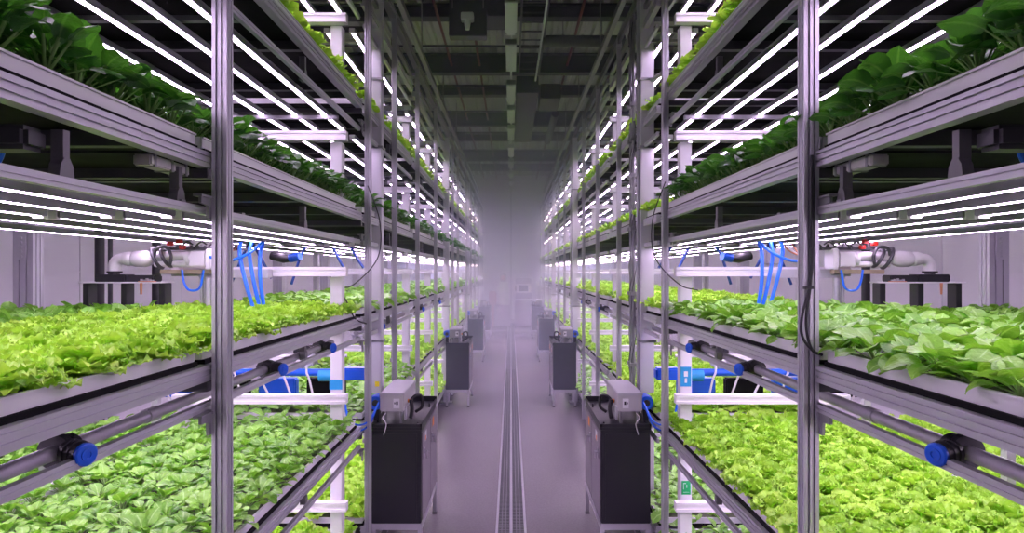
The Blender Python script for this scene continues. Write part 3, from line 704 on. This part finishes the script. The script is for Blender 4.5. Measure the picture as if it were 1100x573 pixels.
# ------------------------------------------------------------------ robot arms on the cross beam
def robot(s, dx):
    sg = SIDE[s]; Y = 4.10
    X = lambda a: s*(a*.965+dx)
    r = thing('robot', (X(2.2), 4.2, 2.13), f'white pipe-like robot arm reaching over the {sg} middle tier', 'robot arm')
    MB().box(X(1.93), X(1.965), Y-.06, Y+.07, 2.115, 2.245, bev=.006).build('flange', 'white_steel', r)
    MB().tube([(X(1.965), Y, 2.20), (X(2.36), Y, 2.20)], .028, 18).tube([(X(1.965), Y, 2.148), (X(2.32), Y, 2.148)], .020, 16).build('arm_tube', 'whitepvc', r, smooth=True)
    w = MB()
    for a, ra in ((1.99,.03),(2.08,.036),(2.10,.036)): w.ring((X(a), Y, 2.185), (1,0,0), ra+.012, ra-.012, .018)
    w.box(X(1.97), X(2.08), Y-.045, Y+.03, 2.13, 2.225, bev=.008); w.build('collar', 'whitepvc', r, smooth=True)
    w = MB().tube([(X(2.33), Y, 2.18), (X(2.36), Y, 2.18), (X(2.38), Y, 2.18), (X(2.45), Y, 2.18), (X(2.47), Y, 2.18)], [.030,.046,.052,.050,.036], 20)
    w.tube([(X(2.46), Y, 2.18), (X(2.475), Y, 2.18), (X(2.50), Y, 2.182), (X(2.52), Y, 2.182)], [.036,.046,.046,.04], 20).build('joint', 'whitepvc', r, smooth=True)
    pts = [(X(2.50), Y, 2.182)]+[(X(2.535+.05*math.sin(a)), Y, 2.132+.05*math.cos(a)) for a in [i*PI/2/8 for i in range(9)]]+[(X(2.585), Y, 2.095)]
    MB().tube(pts, .036, 20).build('elbow', 'whitepvc', r, smooth=True)
    MB().ring((X(2.585), Y, 2.097), (0,0,1), .044, .02, .012).build('elbow_rim', 'rubber', r, smooth=True)
    MB().tube([(X(2.585), Y, 2.096), (X(2.585), Y, 2.084)], .03, 16).build('wrist', 'rubber', r, smooth=True)
    w = MB()
    for q, (cx_, rr) in enumerate(((2.24, .052), (2.30, .062))):
        pts = [(X(cx_+.030*math.sin(a)), Y-.012+.042*math.cos(a), 2.185+rr*math.sin(a)) for a in [2*PI*i/26 for i in range(26)]]
        w.tube(pts+[pts[0]], .011, 8)
    pts = curve([(X(2.30), Y-.045, 2.20), (X(2.28), Y-.05, 2.245), (X(2.22), Y-.05, 2.25), (X(2.19), Y-.05, 2.20), (X(2.20), Y-.045, 2.145)], 6); w.tube(pts, .010, 8)
    w.build('cable_loop', 'darkgrey', r, smooth=True)
    MB().box(X(1.95), X(2.28), Y-.02, Y+.12, 2.085-.0, 2.112, bev=.003).build('mounting_strip', 'wood', r)
    MB().box(X(1.60), X(2.05), Y+.03, Y+.12, 2.06, 2.115).build('mounting_bracket', 'alu', r)
    MB().tube([(X(1.99), Y+.03, 1.80), (X(1.99), Y+.03, 2.06)], .022, 14).tube([(X(2.04), Y+.05, 1.80), (X(2.04), Y+.05, 2.06)], .012, 10).build('support_post', 'alu', r, smooth=True)
    MB().tube(curve([(X(1.98), Y-.05, 2.11), (X(2.0), Y-.06, 2.0), (X(2.06), Y-.07, 1.985), (X(2.10), Y-.06, 2.03), (X(2.12), Y-.05, 2.11)]), .007, 8).build('blue_loop', 'bluehose', r, smooth=True)
    # cluster of pneumatic fittings above the arm base
    c = thing('valve_block', (X(2.02), Y+.02, 2.245), f'jumble of valves with red connectors above the {sg} robot arm base', 'valves')
    rr = random.Random(5+s)
    MB().box(X(1.76), X(2.22), Y-.02, Y+.08, 2.236, 2.252).build('plate', 'darkgrey', c)
    for q in range(16):
        a = 1.78+.027*q+rr.uniform(-.005,.005); h = rr.uniform(.012,.028); yy = Y+rr.uniform(-.01,.05)
        w = MB().tube([(X(a), yy, 2.252), (X(a), yy, 2.252+h*.6), (X(a), yy, 2.252+h*.6), (X(a), yy, 2.252+h)], [.012,.012,.007,.007], 10)
        w.build('fitting', rr.choice(['alu','whitepvc','darkgrey','rubber','alu']), c, smooth=True)
    for a, z in ((2.19, 2.262), (2.11, 2.24), (2.13, 2.275)): MB().box(X(a), X(a+.035), Y-.045, Y-.015, z, z+.026, bev=.004).build('red_connector', 'red', c)
    for q in range(4):
        a = 1.80+.09*q
        MB().tube(curve([(X(a), Y-.01, 2.27), (X(a+.02), Y-.04, 2.285), (X(a+.06), Y-.04, 2.255), (X(a+.08), Y-.02, 2.24)]), .005, 6).build('hose', rr.choice(['rubber','darkgrey']), c, smooth=True)
    # tool table under the wrist with two black boxes
    tb = thing('tool_table', (X(2.49), Y, 1.85), f'small white tool table on black legs standing in the {sg} rear tray', 'table')
    MB().box(X(2.235), X(2.765), Y-.09, Y+.08, 2.028, 2.036, bev=.002).build('table_top', 'white_steel', tb)
    for a in (2.245, 2.49, 2.735):
        MB().box(X(a-.018), X(a+.018), Y-.06, Y+.03, 1.816, 2.028, bev=.003).build('leg', 'rubber', tb)
    a1, a2 = (2.48, 2.66)
    o = MB().box(X(a1), X(a2+.02), Y-.06, Y+.06, 2.036, 2.083, bev=.006).build('tool_box', 'rubber'); tag(o, f'flat black box under the wrist of the {sg} robot arm', 'box')
    o = MB().box(X(2.30), X(2.478), Y-.05, Y+.05, 2.036, 2.078, bev=.006).build('tool_box', 'rubber'); tag(o, f'flat black box beside the wrist box on the {sg} tool table', 'box')
    g = thing('sensor_board', (X(2.33), Y-.07, 2.036), f'small copper-coloured sensor board on the {sg} tool table', 'sensor')
    MB().box(X(2.28), X(2.38), Y-.088, Y-.055, 2.036, 2.041).build('board', 'copper', g)
    w = MB()
    for q in range(5): w.box(X(2.29+q*.018), X(2.30+q*.018), Y-.08, Y-.065, 2.041, 2.05+.004*(q % 3))
    w.build('chips', 'alu', g)
    MB().tube([(X(2.36 if s < 0 else 2.6), Y-.088, 2.03), (X(2.36 if s < 0 else 2.6), Y-.088, 1.96)], [.009,.006], 10).build('probe', 'copper', g, smooth=True)
robot(-1, 0.0); robot(1, .14)

# wall service pipes, posts at the rear
for s in (-1, 1):
    for q, (px, Y, rr, mt) in enumerate(((107, 5.2, .035, 'rubber'), (118.5, 6.0, .02, 'darkgrey'), (168, 5.6, .035, 'rubber'))):
        if s > 0 and q < 2: continue
        x = s*(549-px)/F*Y
        o = MB().tube([(x, Y, 0), (x, Y, 4.5)], rr, 12).build('service_pipe', mt, smooth=True)
        tag(o, f'dark vertical pipe standing behind the {SIDE[s]} robot arm' + (f', {["outermost","middle","innermost"][q]} of three' if s < 0 else ''), 'pipe')
    # hardware plate on the large rear post
    w = MB().box(s*3.17, s*3.23, 4.255, 4.265, 2.18, 2.36)
    for zz in range(5): w.ring((s*3.2, 4.253, 2.20+.03*zz), (0,1,0), .010, .005, .004, 10)
    tag(w.build('perforated_plate', 'alu'), f'perforated steel plate bolted to the outer {SIDE[s]} rear post', 'bracket')

# ------------------------------------------------------------------ hoses over the middle tier
for s in (-1, 1):
    Y = 4.0
    for q, (xa, xb, xm) in enumerate(((1.66, 1.57, 1.62), (1.60, 1.53, 1.57), (1.535, 1.505, 1.53))):
        o = MB().tube(curve([(s*xa, Y+.02*q, 2.285), (s*(xa+.005), Y, 2.20), (s*xm, Y-.02, 2.03), (s*xb, Y-.02, 1.86)]), .0115, 10).build('blue_hose', 'bluehose', smooth=True)
        tag(o, f'bright blue hose dropping into the {SIDE[s]} middle tier plants, {["outer","centre","inner"][q]} of three', 'hose', f'bright blue hoses over the {SIDE[s]} middle tier')
    o = MB().tube(curve([(s*1.52, Y, 2.285), (s*1.60, Y-.03, 2.21), (s*1.72, Y-.04, 2.165), (s*1.85, Y, 2.19)]), .009, 8).build('blue_hose', 'bluehose', smooth=True)
    tag(o, f'blue hose sweeping from the valve block to the {SIDE[s]} light frame', 'hose')
    for q, c in enumerate(('copper', 'rope', 'copper')):
        o = MB().tube(curve([(s*(1.68+.03*q), Y+.03, 2.27), (s*(1.72+.02*q), Y, 2.22), (s*(1.80+.01*q), Y-.01, 2.19-.01*q)]), .005, 6).build('thin_cable', c, smooth=True)
        tag(o, f'thin coloured cable beside the {SIDE[s]} blue hoses, {["lower","middle","upper"][q]} of three', 'cable', f'thin cables by the {SIDE[s]} valve block')
    for q, (xa, xb, zb_) in enumerate(((1.95, 1.80, 2.05), (2.0, 2.15, 2.0), (1.60, 1.72, 2.0), (1.42, 1.33, 2.12), (1.30, 1.20, 2.13))):
        o = MB().tube(curve([(s*xa, 4.9+.1*q, 2.33 if q < 2 else 2.30), (s*(xa*.6+xb*.4), 4.9+.1*q, 2.22), (s*xb, 4.9+.1*q, zb_)]), .011, 8).build('dark_hose', 'bluedark', smooth=True)
        tag(o, f'dark blue hose hanging behind the white beam, {SIDE[s]} side, {ORD[q]} of five from its left', 'hose', f'dark hoses {SIDE[s]}')
    g = thing('hose_coupling', (s*1.72, 4.95, 2.15), f'blue and black hose coupling hanging behind the {SIDE[s]} blue hoses', 'coupling')
    MB().tube([(s*1.82, 4.95, 2.22), (s*1.72, 4.93, 2.20), (s*1.64, 4.9, 2.195)], [.03,.035,.02], 12).build('body', 'rubber', g, smooth=True)
    MB().tube([(s*1.66, 4.9, 2.20), (s*1.58, 4.88, 2.215)], .032, 14).build('sleeve', 'blue', g, smooth=True)
    # black drooping cable by the second post
    X2 = 1.02 if s < 0 else 1.05; Yp = FRONT_POSTS[s][1]
    o = MB().tube(curve([(s*(X2-.02), Yp-.03, 2.70), (s*(X2-.10), Yp-.01, 2.45), (s*(X2-.09), Yp-.03, 2.20), (s*(X2+.05), Yp-.10, 2.02), (s*(X2+.15), Yp-.2, 1.98)]), .004, 6).build('thin_cable', 'rubber', smooth=True)
    tag(o, f'thin black cable drooping across the second {SIDE[s]} post', 'cable')
    if s > 0: continue
    o = MB().tube(curve([(s*(X2+.19), Yp-.25, 2.08), (s*(X2+.08), Yp-.22, 1.90), (s*(X2+.04), Yp-.15, 1.78), (s*(X2-.02), Yp-.08, 1.74)]), .005, 6).build('thin_cable', 'rubber', smooth=True)
    tag(o, f'black cable sagging from the white beam end to the {SIDE[s]} tray rail', 'cable')
# drivers and hose coil under the second highest tier
for s in (-1, 1):
    d = thing('led_driver', (s*1.13, 2.1, 2.42), f'pale driver box under the {SIDE[s]} second highest tray beside the nearest post', 'driver box')
    MB().box(s*1.095, s*1.15, 1.98, 2.22, 2.425, 2.458, bev=.004).build('body', 'boxgrey', d)
    for yy in (2.0, 2.1, 2.19): MB().box(s*1.093, s*1.152, yy, yy+.012, 2.422, 2.461).build('strap', 'midgrey', d)
    o = MB().tube(curve([(s*1.28, 1.62, 2.44), (s*1.25, 1.60, 2.40), (s*1.27, 1.60, 2.36), (s*1.33, 1.62, 2.35), (s*1.40, 1.66, 2.38), (s*1.42, 1.68, 2.44)]), .008, 8).build('blue_hose', 'bluehose', smooth=True)
    tag(o, f'short blue hose bend in the dark under the {SIDE[s]} dark-leaf tray', 'hose')
    o = MB().box(s*1.12, s*2.1, 1.50, 1.58, 2.385, 2.442, bev=.012).build('dark_channel', 'darkgrey')
    tag(o, f'dark metal channel crossing under the {SIDE[s]} dark-leaf tray near the camera', 'channel')
# bundle on the right near post
xp = 1.02; Yn = 2.235
for q in range(2):
    o = MB().tube(curve([(xp+.012, Yn, 2.50), (xp+.010+.008*q, Yn-.002, 2.30), (xp+.008, Yn-.002, 2.08), (xp-.012-.014*q, Yn-.01, 1.95), (xp-.01-.018*q, Yn-.015, 1.88), (xp+.01, Yn-.012, 1.83), (xp+.045, Yn-.004, 1.815)]), .005, 8).build('black_cable', 'rubber', smooth=True)
    tag(o, f'black cable looping down the nearest right post, {"inner" if q == 0 else "outer"} of two', 'cable', 'cables on the nearest right post')
o = MB().box(1.004, 1.034, 2.225, 2.243, 2.04, 2.05).build('cable_tie', 'rubber'); tag(o, 'black cable tie on the nearest right post', 'cable tie')
# blue-grey box behind the right hoses
o = MB().box(1.74, 1.84, 4.45, 4.52, 2.15, 2.26, bev=.006).build('hanging_box', 'midgrey'); tag(o, 'grey box hanging behind the right blue hoses', 'box')
# big curved grey handle by the right column high up
o = MB().tube(curve([(1.10, 5.1, 3.60), (1.2, 4.9, 3.62), (1.27, 4.85, 3.58), (1.28, 4.85, 3.45), (1.22, 4.85, 3.40), (1.12, 4.9, 3.40)]), .018, 10).build('bent_pipe', 'alu', smooth=True); tag(o, 'bent grey pipe loop high beside the first right column', 'pipe')

# ------------------------------------------------------------------ low manifold: blue pipe with white ties
for s in (-1, 1):
    sg = SIDE[s]
    Y = 4.62
    m = thing('blue_manifold', (s*1.9, Y, 1.3), f'blue water pipe with white ties behind the {sg} lower cross beam', 'pipe')
    z = 1.385
    MB().tube([(s*1.18, Y, z), (s*3.1, Y, z)], .026, 16).build('pipe', 'blue', m, smooth=True)
    MB().box(s*1.02, s*1.19, Y-.045, Y+.045, z-.05, z+.035, bev=.012).build('pump_body', 'blue', m)
    MB().tube([(s*1.25, Y, z-.02), (s*1.36, Y, z-.02)], .042, 18).build('coupler', 'teal', m, smooth=True)
    MB().tube([(s*1.20, Y+.14, z+.10), (s*3.1, Y+.14, z+.10)], .012, 10).build('white_pipe', 'whitepvc', m, smooth=True)
    for q in range(9):
        a = 1.44+q*.17
        MB().tube(curve([(s*a, Y-.01, z+.10), (s*a, Y-.032, z+.01), (s*(a-.02), Y-.03, z-.05), (s*(a-.05-.02*(q % 3)), Y-.02, z-.20)]), .0075, 6).build('tie_tube', 'rope', m, smooth=True)
    for q in range(5):
        a = 1.5+q*.3
        MB().tube([(s*a, Y+.12, z+.06), (s*a, Y+.12, z+.14)], .02, 10).build('fitting', 'darkgrey' if q % 2 else 'whitepvc', m, smooth=True)
    e = thing('pvc_elbow', (s*1.45, Y+.03, 1.42), f'white PVC elbow fitting above the {sg} blue pipe', 'pipe fitting')
    pts = [(s*1.52, Y+.03, 1.44), (s*1.47, Y+.03, 1.44), (s*1.445, Y+.03, 1.455), (s*1.44, Y+.03, 1.50), (s*1.44, Y+.03, 1.54)]
    MB().tube(curve(pts, 5), .028, 14).build('elbow', 'whitepvc', e, smooth=True)
    MB().ring((s*1.44, Y+.03, 1.535), (0,0,1), .038, .02, .025).ring((s*1.51, Y+.03, 1.44), (1,0,0), .038, .02, .025).build('rim', 'whitepvc', e, smooth=True)
    bx = MB().box(s*1.58, s*1.75, Y+.0, Y+.09, 1.44, 1.50, bev=.008).build('valve_housing', 'whitepvc'); tag(bx, f'white valve housing on the {sg} blue pipe', 'valve')
    bx = MB().box(s*1.46, s*1.58, Y+.1, Y+.19, 1.50, 1.56, bev=.008).build('solenoid', 'rubber'); tag(bx, f'black solenoid above the {sg} blue pipe', 'valve')
    for q in range(5):
        w = MB().box(s*(1.25+.36*q), s*(1.53+.36*q), Y+.25, Y+.33, 1.16, 1.30, bev=.01)
        tag(w.build('blue_canister', 'blue' if q % 2 == (0 if s > 0 else 1) else 'pan'), f'{"blue" if q % 2 == (0 if s > 0 else 1) else "dark"} container low behind the {sg} cross beam, {ORD[q]} from the aisle', 'container', f'containers behind {sg} cross beam')
    # labels on the white portal post
    yf = 4.25+.03
    if s < 0:
        tag(MB().box(s*1.108, s*1.192, yf-.003, yf, 1.325, 1.39).build('blue_wrap', 'teal'), 'blue wrap on the near left white post behind the lower beam', 'label')
    else:
        t = thing('blue_label', (1.15, yf, 1.33), 'tall blue label on the near right white post', 'label')
        MB().box(1.112, 1.182, yf-.003, yf-.0005, 1.345, 1.475).build('sheet', 'teal', t)
        w = MB().box(1.135, 1.16, yf-.0045, yf-.003, 1.41, 1.445).box(1.14, 1.155, yf-.0045, yf-.003, 1.37, 1.40); w.build('print', 'tray', t)
        t = thing('green_label', (1.15, yf, .63), 'green label with faint white marks on the right white post', 'label')
        MB().box(1.12, 1.178, yf-.003, yf-.0005, .635, .725).build('sheet', 'green', t)
        w = MB().box(1.13, 1.133, yf-.0045, yf-.003, .67, .71).box(1.13, 1.148, yf-.0045, yf-.003, .707, .710).box(1.152, 1.155, yf-.0045, yf-.003, .68, .70).box(1.13, 1.17, yf-.0045, yf-.003, .65, .6515); w.build('print', 'tray', t)

# ------------------------------------------------------------------ overhead
def ibeam(y, h, wd, z1, label, mt='beam'):
    w = MB(); z0 = z1-h
    w.box(-XW, XW, y-wd/2, y+wd/2, z0, z0+.02).box(-XW, XW, y-wd/2, y+wd/2, z1-.02, z1).box(-XW, XW, y-.012, y+.012, z0+.02, z1-.02)
    tag(w.build('roof_beam', mt), label, 'beam', 'roof beams across the ceiling')
for k, (y, h) in enumerate(((7.4,.18),(9.8,.20),(12.0,.36),(14.1,.20),(16.3,.36),(18.9,.20),(21.4,.36),(24.2,.25))):
    ibeam(y, h, .2, ZC-.0, f'{"deep" if h > .3 else "shallow"} dark steel beam across the ceiling, {ORD[k]} from the front')
for k, x in enumerate((-3.2,-2.1,-1.09,-.58,1.03,1.9,3.0)):
    o = MB().tube([(x, -1, ZC-.20), (x, 26.5, ZC-.20)], .022, 8).build('sprinkler_pipe', 'redpipe', smooth=True)
    tag(o, f'dull red sprinkler pipe running along the ceiling, {ORD[k]} from the left', 'pipe', 'red ceiling pipes')
for k, y in enumerate((8.5, 10.8, 13.1, 15.2, 17.5, 20.2)):
    o = MB().tube([(-XW, y, ZC-.26), (XW, y, ZC-.26)], .02, 8).build('cross_conduit', 'beam', smooth=True)
    tag(o, f'thin dark conduit across the ceiling, {ORD[k]} from the front', 'pipe', 'cross conduits under the ceiling')
for s in (-1, 1):
    o = MB().box(s*1.27, s*1.33, 1, 26, 5.22, 5.30).build('cable_ladder', 'alu_dark'); tag(o, f'grey steel runner high above the {SIDE[s]} rack', 'beam')
    for k, y in enumerate((6.5, 9.5, 12.5, 15.5, 18.5)):
        tag(MB().tube([(s*1.3, y, 5.30), (s*1.3, y, ZC+.01)], .010, 8).build('hanger_rod', 'alu_dark', smooth=True), f'thin rod holding the {SIDE[s]} ceiling runner, {ORD[k]} from the front', 'rod', f'hanger rods {SIDE[s]}')
# lamp row
LY = [(5.3,6.4),(7.3,8.3),(8.65,9.8),(10.5,11.7),(12.1,13.2),(13.7,15.0),(15.8,17.1),(17.8,19.0),(19.8,20.9),(21.7,22.7),(23.6,24.6)]
for k, (a, b) in enumerate(LY):
    t = thing('ceiling_lamp', (0, a, 5.1), f'unlit greenish grey ceiling lamp, {ORD[k]} from the front along the centre line', 'lamp', 'ceiling lamps over the aisle')
    MB().extrude([(-.072,5.13),(-.06,5.19),(.06,5.19),(.072,5.13)], 'y', a, b).build('housing', 'fixture', t)
    MB().box(-.055, .055, a+.03, b-.03, 5.105, 5.132, bev=.008).build('diffuser', 'fixture', t)
    for yy in (a, b-.03): MB().box(-.074, .074, yy, yy+.03, 5.11, 5.195, bev=.004).build('end_cap', 'fixture', t)
    for yy in (a+.1, b-.1): MB().tube([(0, yy, 5.19), (0, yy, ZC+.01)], .005, 6).build('rod', 'alu_dark', t)
o = MB().tube([(.0, 5, 5.21), (.0, 25, 5.21)], .016, 8).build('lamp_conduit', 'fixture', smooth=True); tag(o, 'pale conduit linking the ceiling lamps', 'conduit')
# ducts and fan unit
t = thing('ceiling_fan_unit', (-.58, 8.8, 5.2), 'square dark fan unit hanging from the ceiling left of the lamp row', 'fan unit')
MB().box(-.84, -.33, 8.8, 9.0, 5.29, 5.66, bev=.01).build('housing', 'duct', t)
w = MB().box(-.67, -.50, 8.66, 8.80, 5.46, 5.56, bev=.01).tube([(-.585, 8.72, 5.46), (-.585, 8.72, 5.34)], [.05,.03], 12)
w.build('motor', 'fixture', t, smooth=True)
for x in (-.8, -.38): MB().tube([(x, 8.9, 5.65), (x, 8.9, ZC+.01)], .008, 6).build('rod', 'alu_dark', t)
tag(MB().box(-.85, -.05, 8.95, 9.5, 5.62, 5.98, bev=.01).build('air_duct', 'duct'), 'dark rectangular air duct behind the fan unit', 'duct')
t = thing('spiral_duct', (1.05, 10.05, 5.55), 'round grey spiral duct crossing right of the lamp row', 'duct')
MB().tube([(.50, 10.05, 5.66), (1.75, 10.05, 5.66)], .085, 20).build('duct', 'duct', t, smooth=True)
w = MB()
for a in (.5, .8, 1.1, 1.4, 1.7): w.ring((a, 10.05, 5.66), (1,0,0), .093, .08, .02)
w.build('seam', 'duct', t, smooth=True)
for a in (.8, 1.4): MB().tube([(a, 10.05, 5.74), (a, 10.05, ZC+.01)], .008, 6).build('rod', 'alu_dark', t)
w = MB()
for q in range(12): w.tube([(.15+.0*q, 7.6+q*.36, 5.70), (.50, 7.6+q*.36, 5.70)], .012, 6)
w.box(.13, .16, 7.4, 11.9, 5.68, 5.74).box(.49, .52, 7.4, 11.9, 5.68, 5.74); tag(w.build('ladder_tray', 'duct'), 'dark ladder shaped cable tray right of the ceiling lamps', 'cable tray')
tag(MB().box(.10, .52, 12.3, 17, 5.48, 5.80, bev=.01).build('air_duct', 'duct'), 'long dark duct running beside the lamps toward the mist', 'duct')
tag(MB().box(.56, .95, 12.4, 13.4, 5.40, 5.68, bev=.01).build('air_duct', 'duct'), 'short boxy duct branch to the right of the long duct', 'duct')
tag(MB().tube([(.50, 3, 5.62), (.45, 12, 5.62)], .016, 8).build('straight_conduit', 'fixture', smooth=True), 'pale thin conduit running forward right of the lamps', 'conduit')
tag(MB().tube([(.95, 14, 5.5), (.95, 17, 5.5)], .08, 14).build('round_duct', 'duct', smooth=True), 'round duct stub farther back on the right', 'duct')

# ------------------------------------------------------------------ machines at the end wall
def at(px, Y): return (px-549)/F*Y
def zat(py, Y): return H-(py-292)/F*Y
Y = 24.6
c = thing('end_cabinet', (at(562,Y), Y, 0), 'pale cabinet at the end of the aisle under the white unit', 'cabinet')
MB().box(at(553,Y), at(572,Y), Y, Y+.6, .05, zat(322,Y), bev=.01).build('body', 'endgrey', c)
MB().box(at(554,Y), at(571,Y), Y-.02, Y, .12, zat(324,Y), bev=.01).build('door', 'endgrey', c)
MB().box(at(553,Y), at(572,Y), Y, Y+.6, 0, .05).build('plinth', 'darkgrey', c)
MB().box(at(554,Y), at(571,Y), Y+.3, Y+.55, zat(322,Y), zat(299,Y), bev=.01).build('back_board', 'endgrey', c)
c = thing('control_unit', (at(560.5,Y), Y, zat(315,Y)), 'white control unit with a dark screen at the end of the aisle', 'control unit')
MB().box(at(551,Y), at(571,Y), Y-.05, Y+.3, zat(315,Y), zat(305,Y), bev=.015).build('body', 'whitepvc', c)
MB().box(at(557,Y), at(567,Y), Y-.06, Y-.05, zat(313,Y), zat(306.5,Y)).build('screen', 'screen', c)
MB().box(at(553,Y), at(555,Y), Y-.06, Y-.05, zat(313,Y), zat(307,Y)).build('keypad', 'midgrey', c)
c = thing('end_cabinet', (at(540,Y), Y, 0), 'pale low cabinet at the end of the aisle left of centre', 'cabinet')
MB().box(at(531,Y), at(548,Y), Y, Y+.6, .05, zat(328,Y), bev=.01).build('body', 'endgrey', c)
MB().box(at(532,Y), at(547,Y), Y-.02, Y, .12, zat(330,Y), bev=.01).build('door', 'endgrey', c)
MB().box(at(531,Y), at(548,Y), Y, Y+.6, 0, .05).build('plinth', 'darkgrey', c)
c = thing('robot_kiosk', (at(541,Y), Y+.3, zat(328,Y)), 'upright console with a pinkish screen on the low end cabinet', 'console')
MB().box(at(536,Y), at(546,Y), Y+.1, Y+.4, zat(328,Y), zat(303,Y), bev=.02).build('body', 'fixture', c)
MB().box(at(537,Y), at(544,Y), Y+.08, Y+.3, zat(303,Y), zat(294,Y), bev=.04).build('head', 'midgrey', c)
MB().box(at(538,Y), at(543,Y), Y+.07, Y+.08, zat(301,Y), zat(296,Y)).build('screen', 'dullpink', c)
o = MB().box(at(575,Y), at(584,Y), Y+.1, Y+.4, zat(307,Y), zat(299,Y), bev=.04).build('white_blower', 'whitepvc'); 
tag(o, 'white blower on a pole at the far right of the aisle', 'blower')
MB().box(at(579,Y)-.03, at(579,Y)+.03, Y+.2, Y+.26, 0, zat(307,Y)).build('pole', 'alu', o)
o = MB().box(at(525,Y), at(533,Y), Y+.1, Y+.5, 0, zat(313,Y), bev=.05).build('pink_bin', 'dullpink'); tag(o, 'rounded pinkish bin at the far left of the aisle', 'bin')
struct(MB().box(-.012, .012, YE-.012, YE, .14, 5.9).build('trim_1', 'darkgrey'))

# ------------------------------------------------------------------ mist
def mist(name, x, y0, y1, z1, dens, label):
    m = bpy.data.materials.new(name); m.use_nodes = True; nt = m.node_tree; nt.nodes.clear()
    o_ = nt.nodes.new('ShaderNodeOutputMaterial'); v = nt.nodes.new('ShaderNodeVolumeScatter'); v.inputs['Density'].default_value = dens
    v.inputs['Color'].default_value = (.68,.75,1,1); v.inputs['Anisotropy'].default_value = .1
    nt.links.new(v.outputs[0], o_.inputs['Volume'])
    try: m.cycles.homogeneous_volume = True
    except Exception: pass
    o = MB().box(-x, x, y0, y1, .003, z1).build(name, m); tag(o, label, 'mist', kind='stuff'); return o
mist('thin_mist', 4.25, 6.0, 26.9, 6.05, .024, 'thin purple-grey mist filling the hall beyond the first racks')
mist('dense_mist', 4.2, 12.5, 26.8, 6.0, .07, 'denser purple-grey mist hanging at the far end of the aisle')

# ------------------------------------------------------------------ world, camera, exposure
sc = bpy.context.scene
wd = bpy.data.worlds.new('world'); sc.world = wd; wd.use_nodes = True
wd.node_tree.nodes['Background'].inputs[0].default_value = (.62,.56,.72,1); wd.node_tree.nodes['Background'].inputs[1].default_value = .12
cam = bpy.data.cameras.new('camera'); co = bpy.data.objects.new('camera', cam); C.objects.link(co)
co.location = (0, 0, H); co.rotation_euler = (PI/2, 0, 0); cam.sensor_width = 36; cam.lens = 36*F/1100
cam.shift_x = 1/1100; cam.shift_y = 5.5/1100; cam.clip_end = 100; cam.clip_start = .05
sc.camera = co
sc.view_settings.view_transform = 'Standard'; sc.view_settings.look = 'None'; sc.view_settings.gamma = 1; sc.view_settings.use_curve_mapping = False
sc.view_settings.exposure = -0.08
sc.cycles.use_denoising = True
sc.cycles.max_bounces = 8; sc.cycles.diffuse_bounces = 4; sc.cycles.glossy_bounces = 3; sc.cycles.transmission_bounces = 4; sc.cycles.volume_bounces = 1
sc.cycles.sample_clamp_indirect = 6
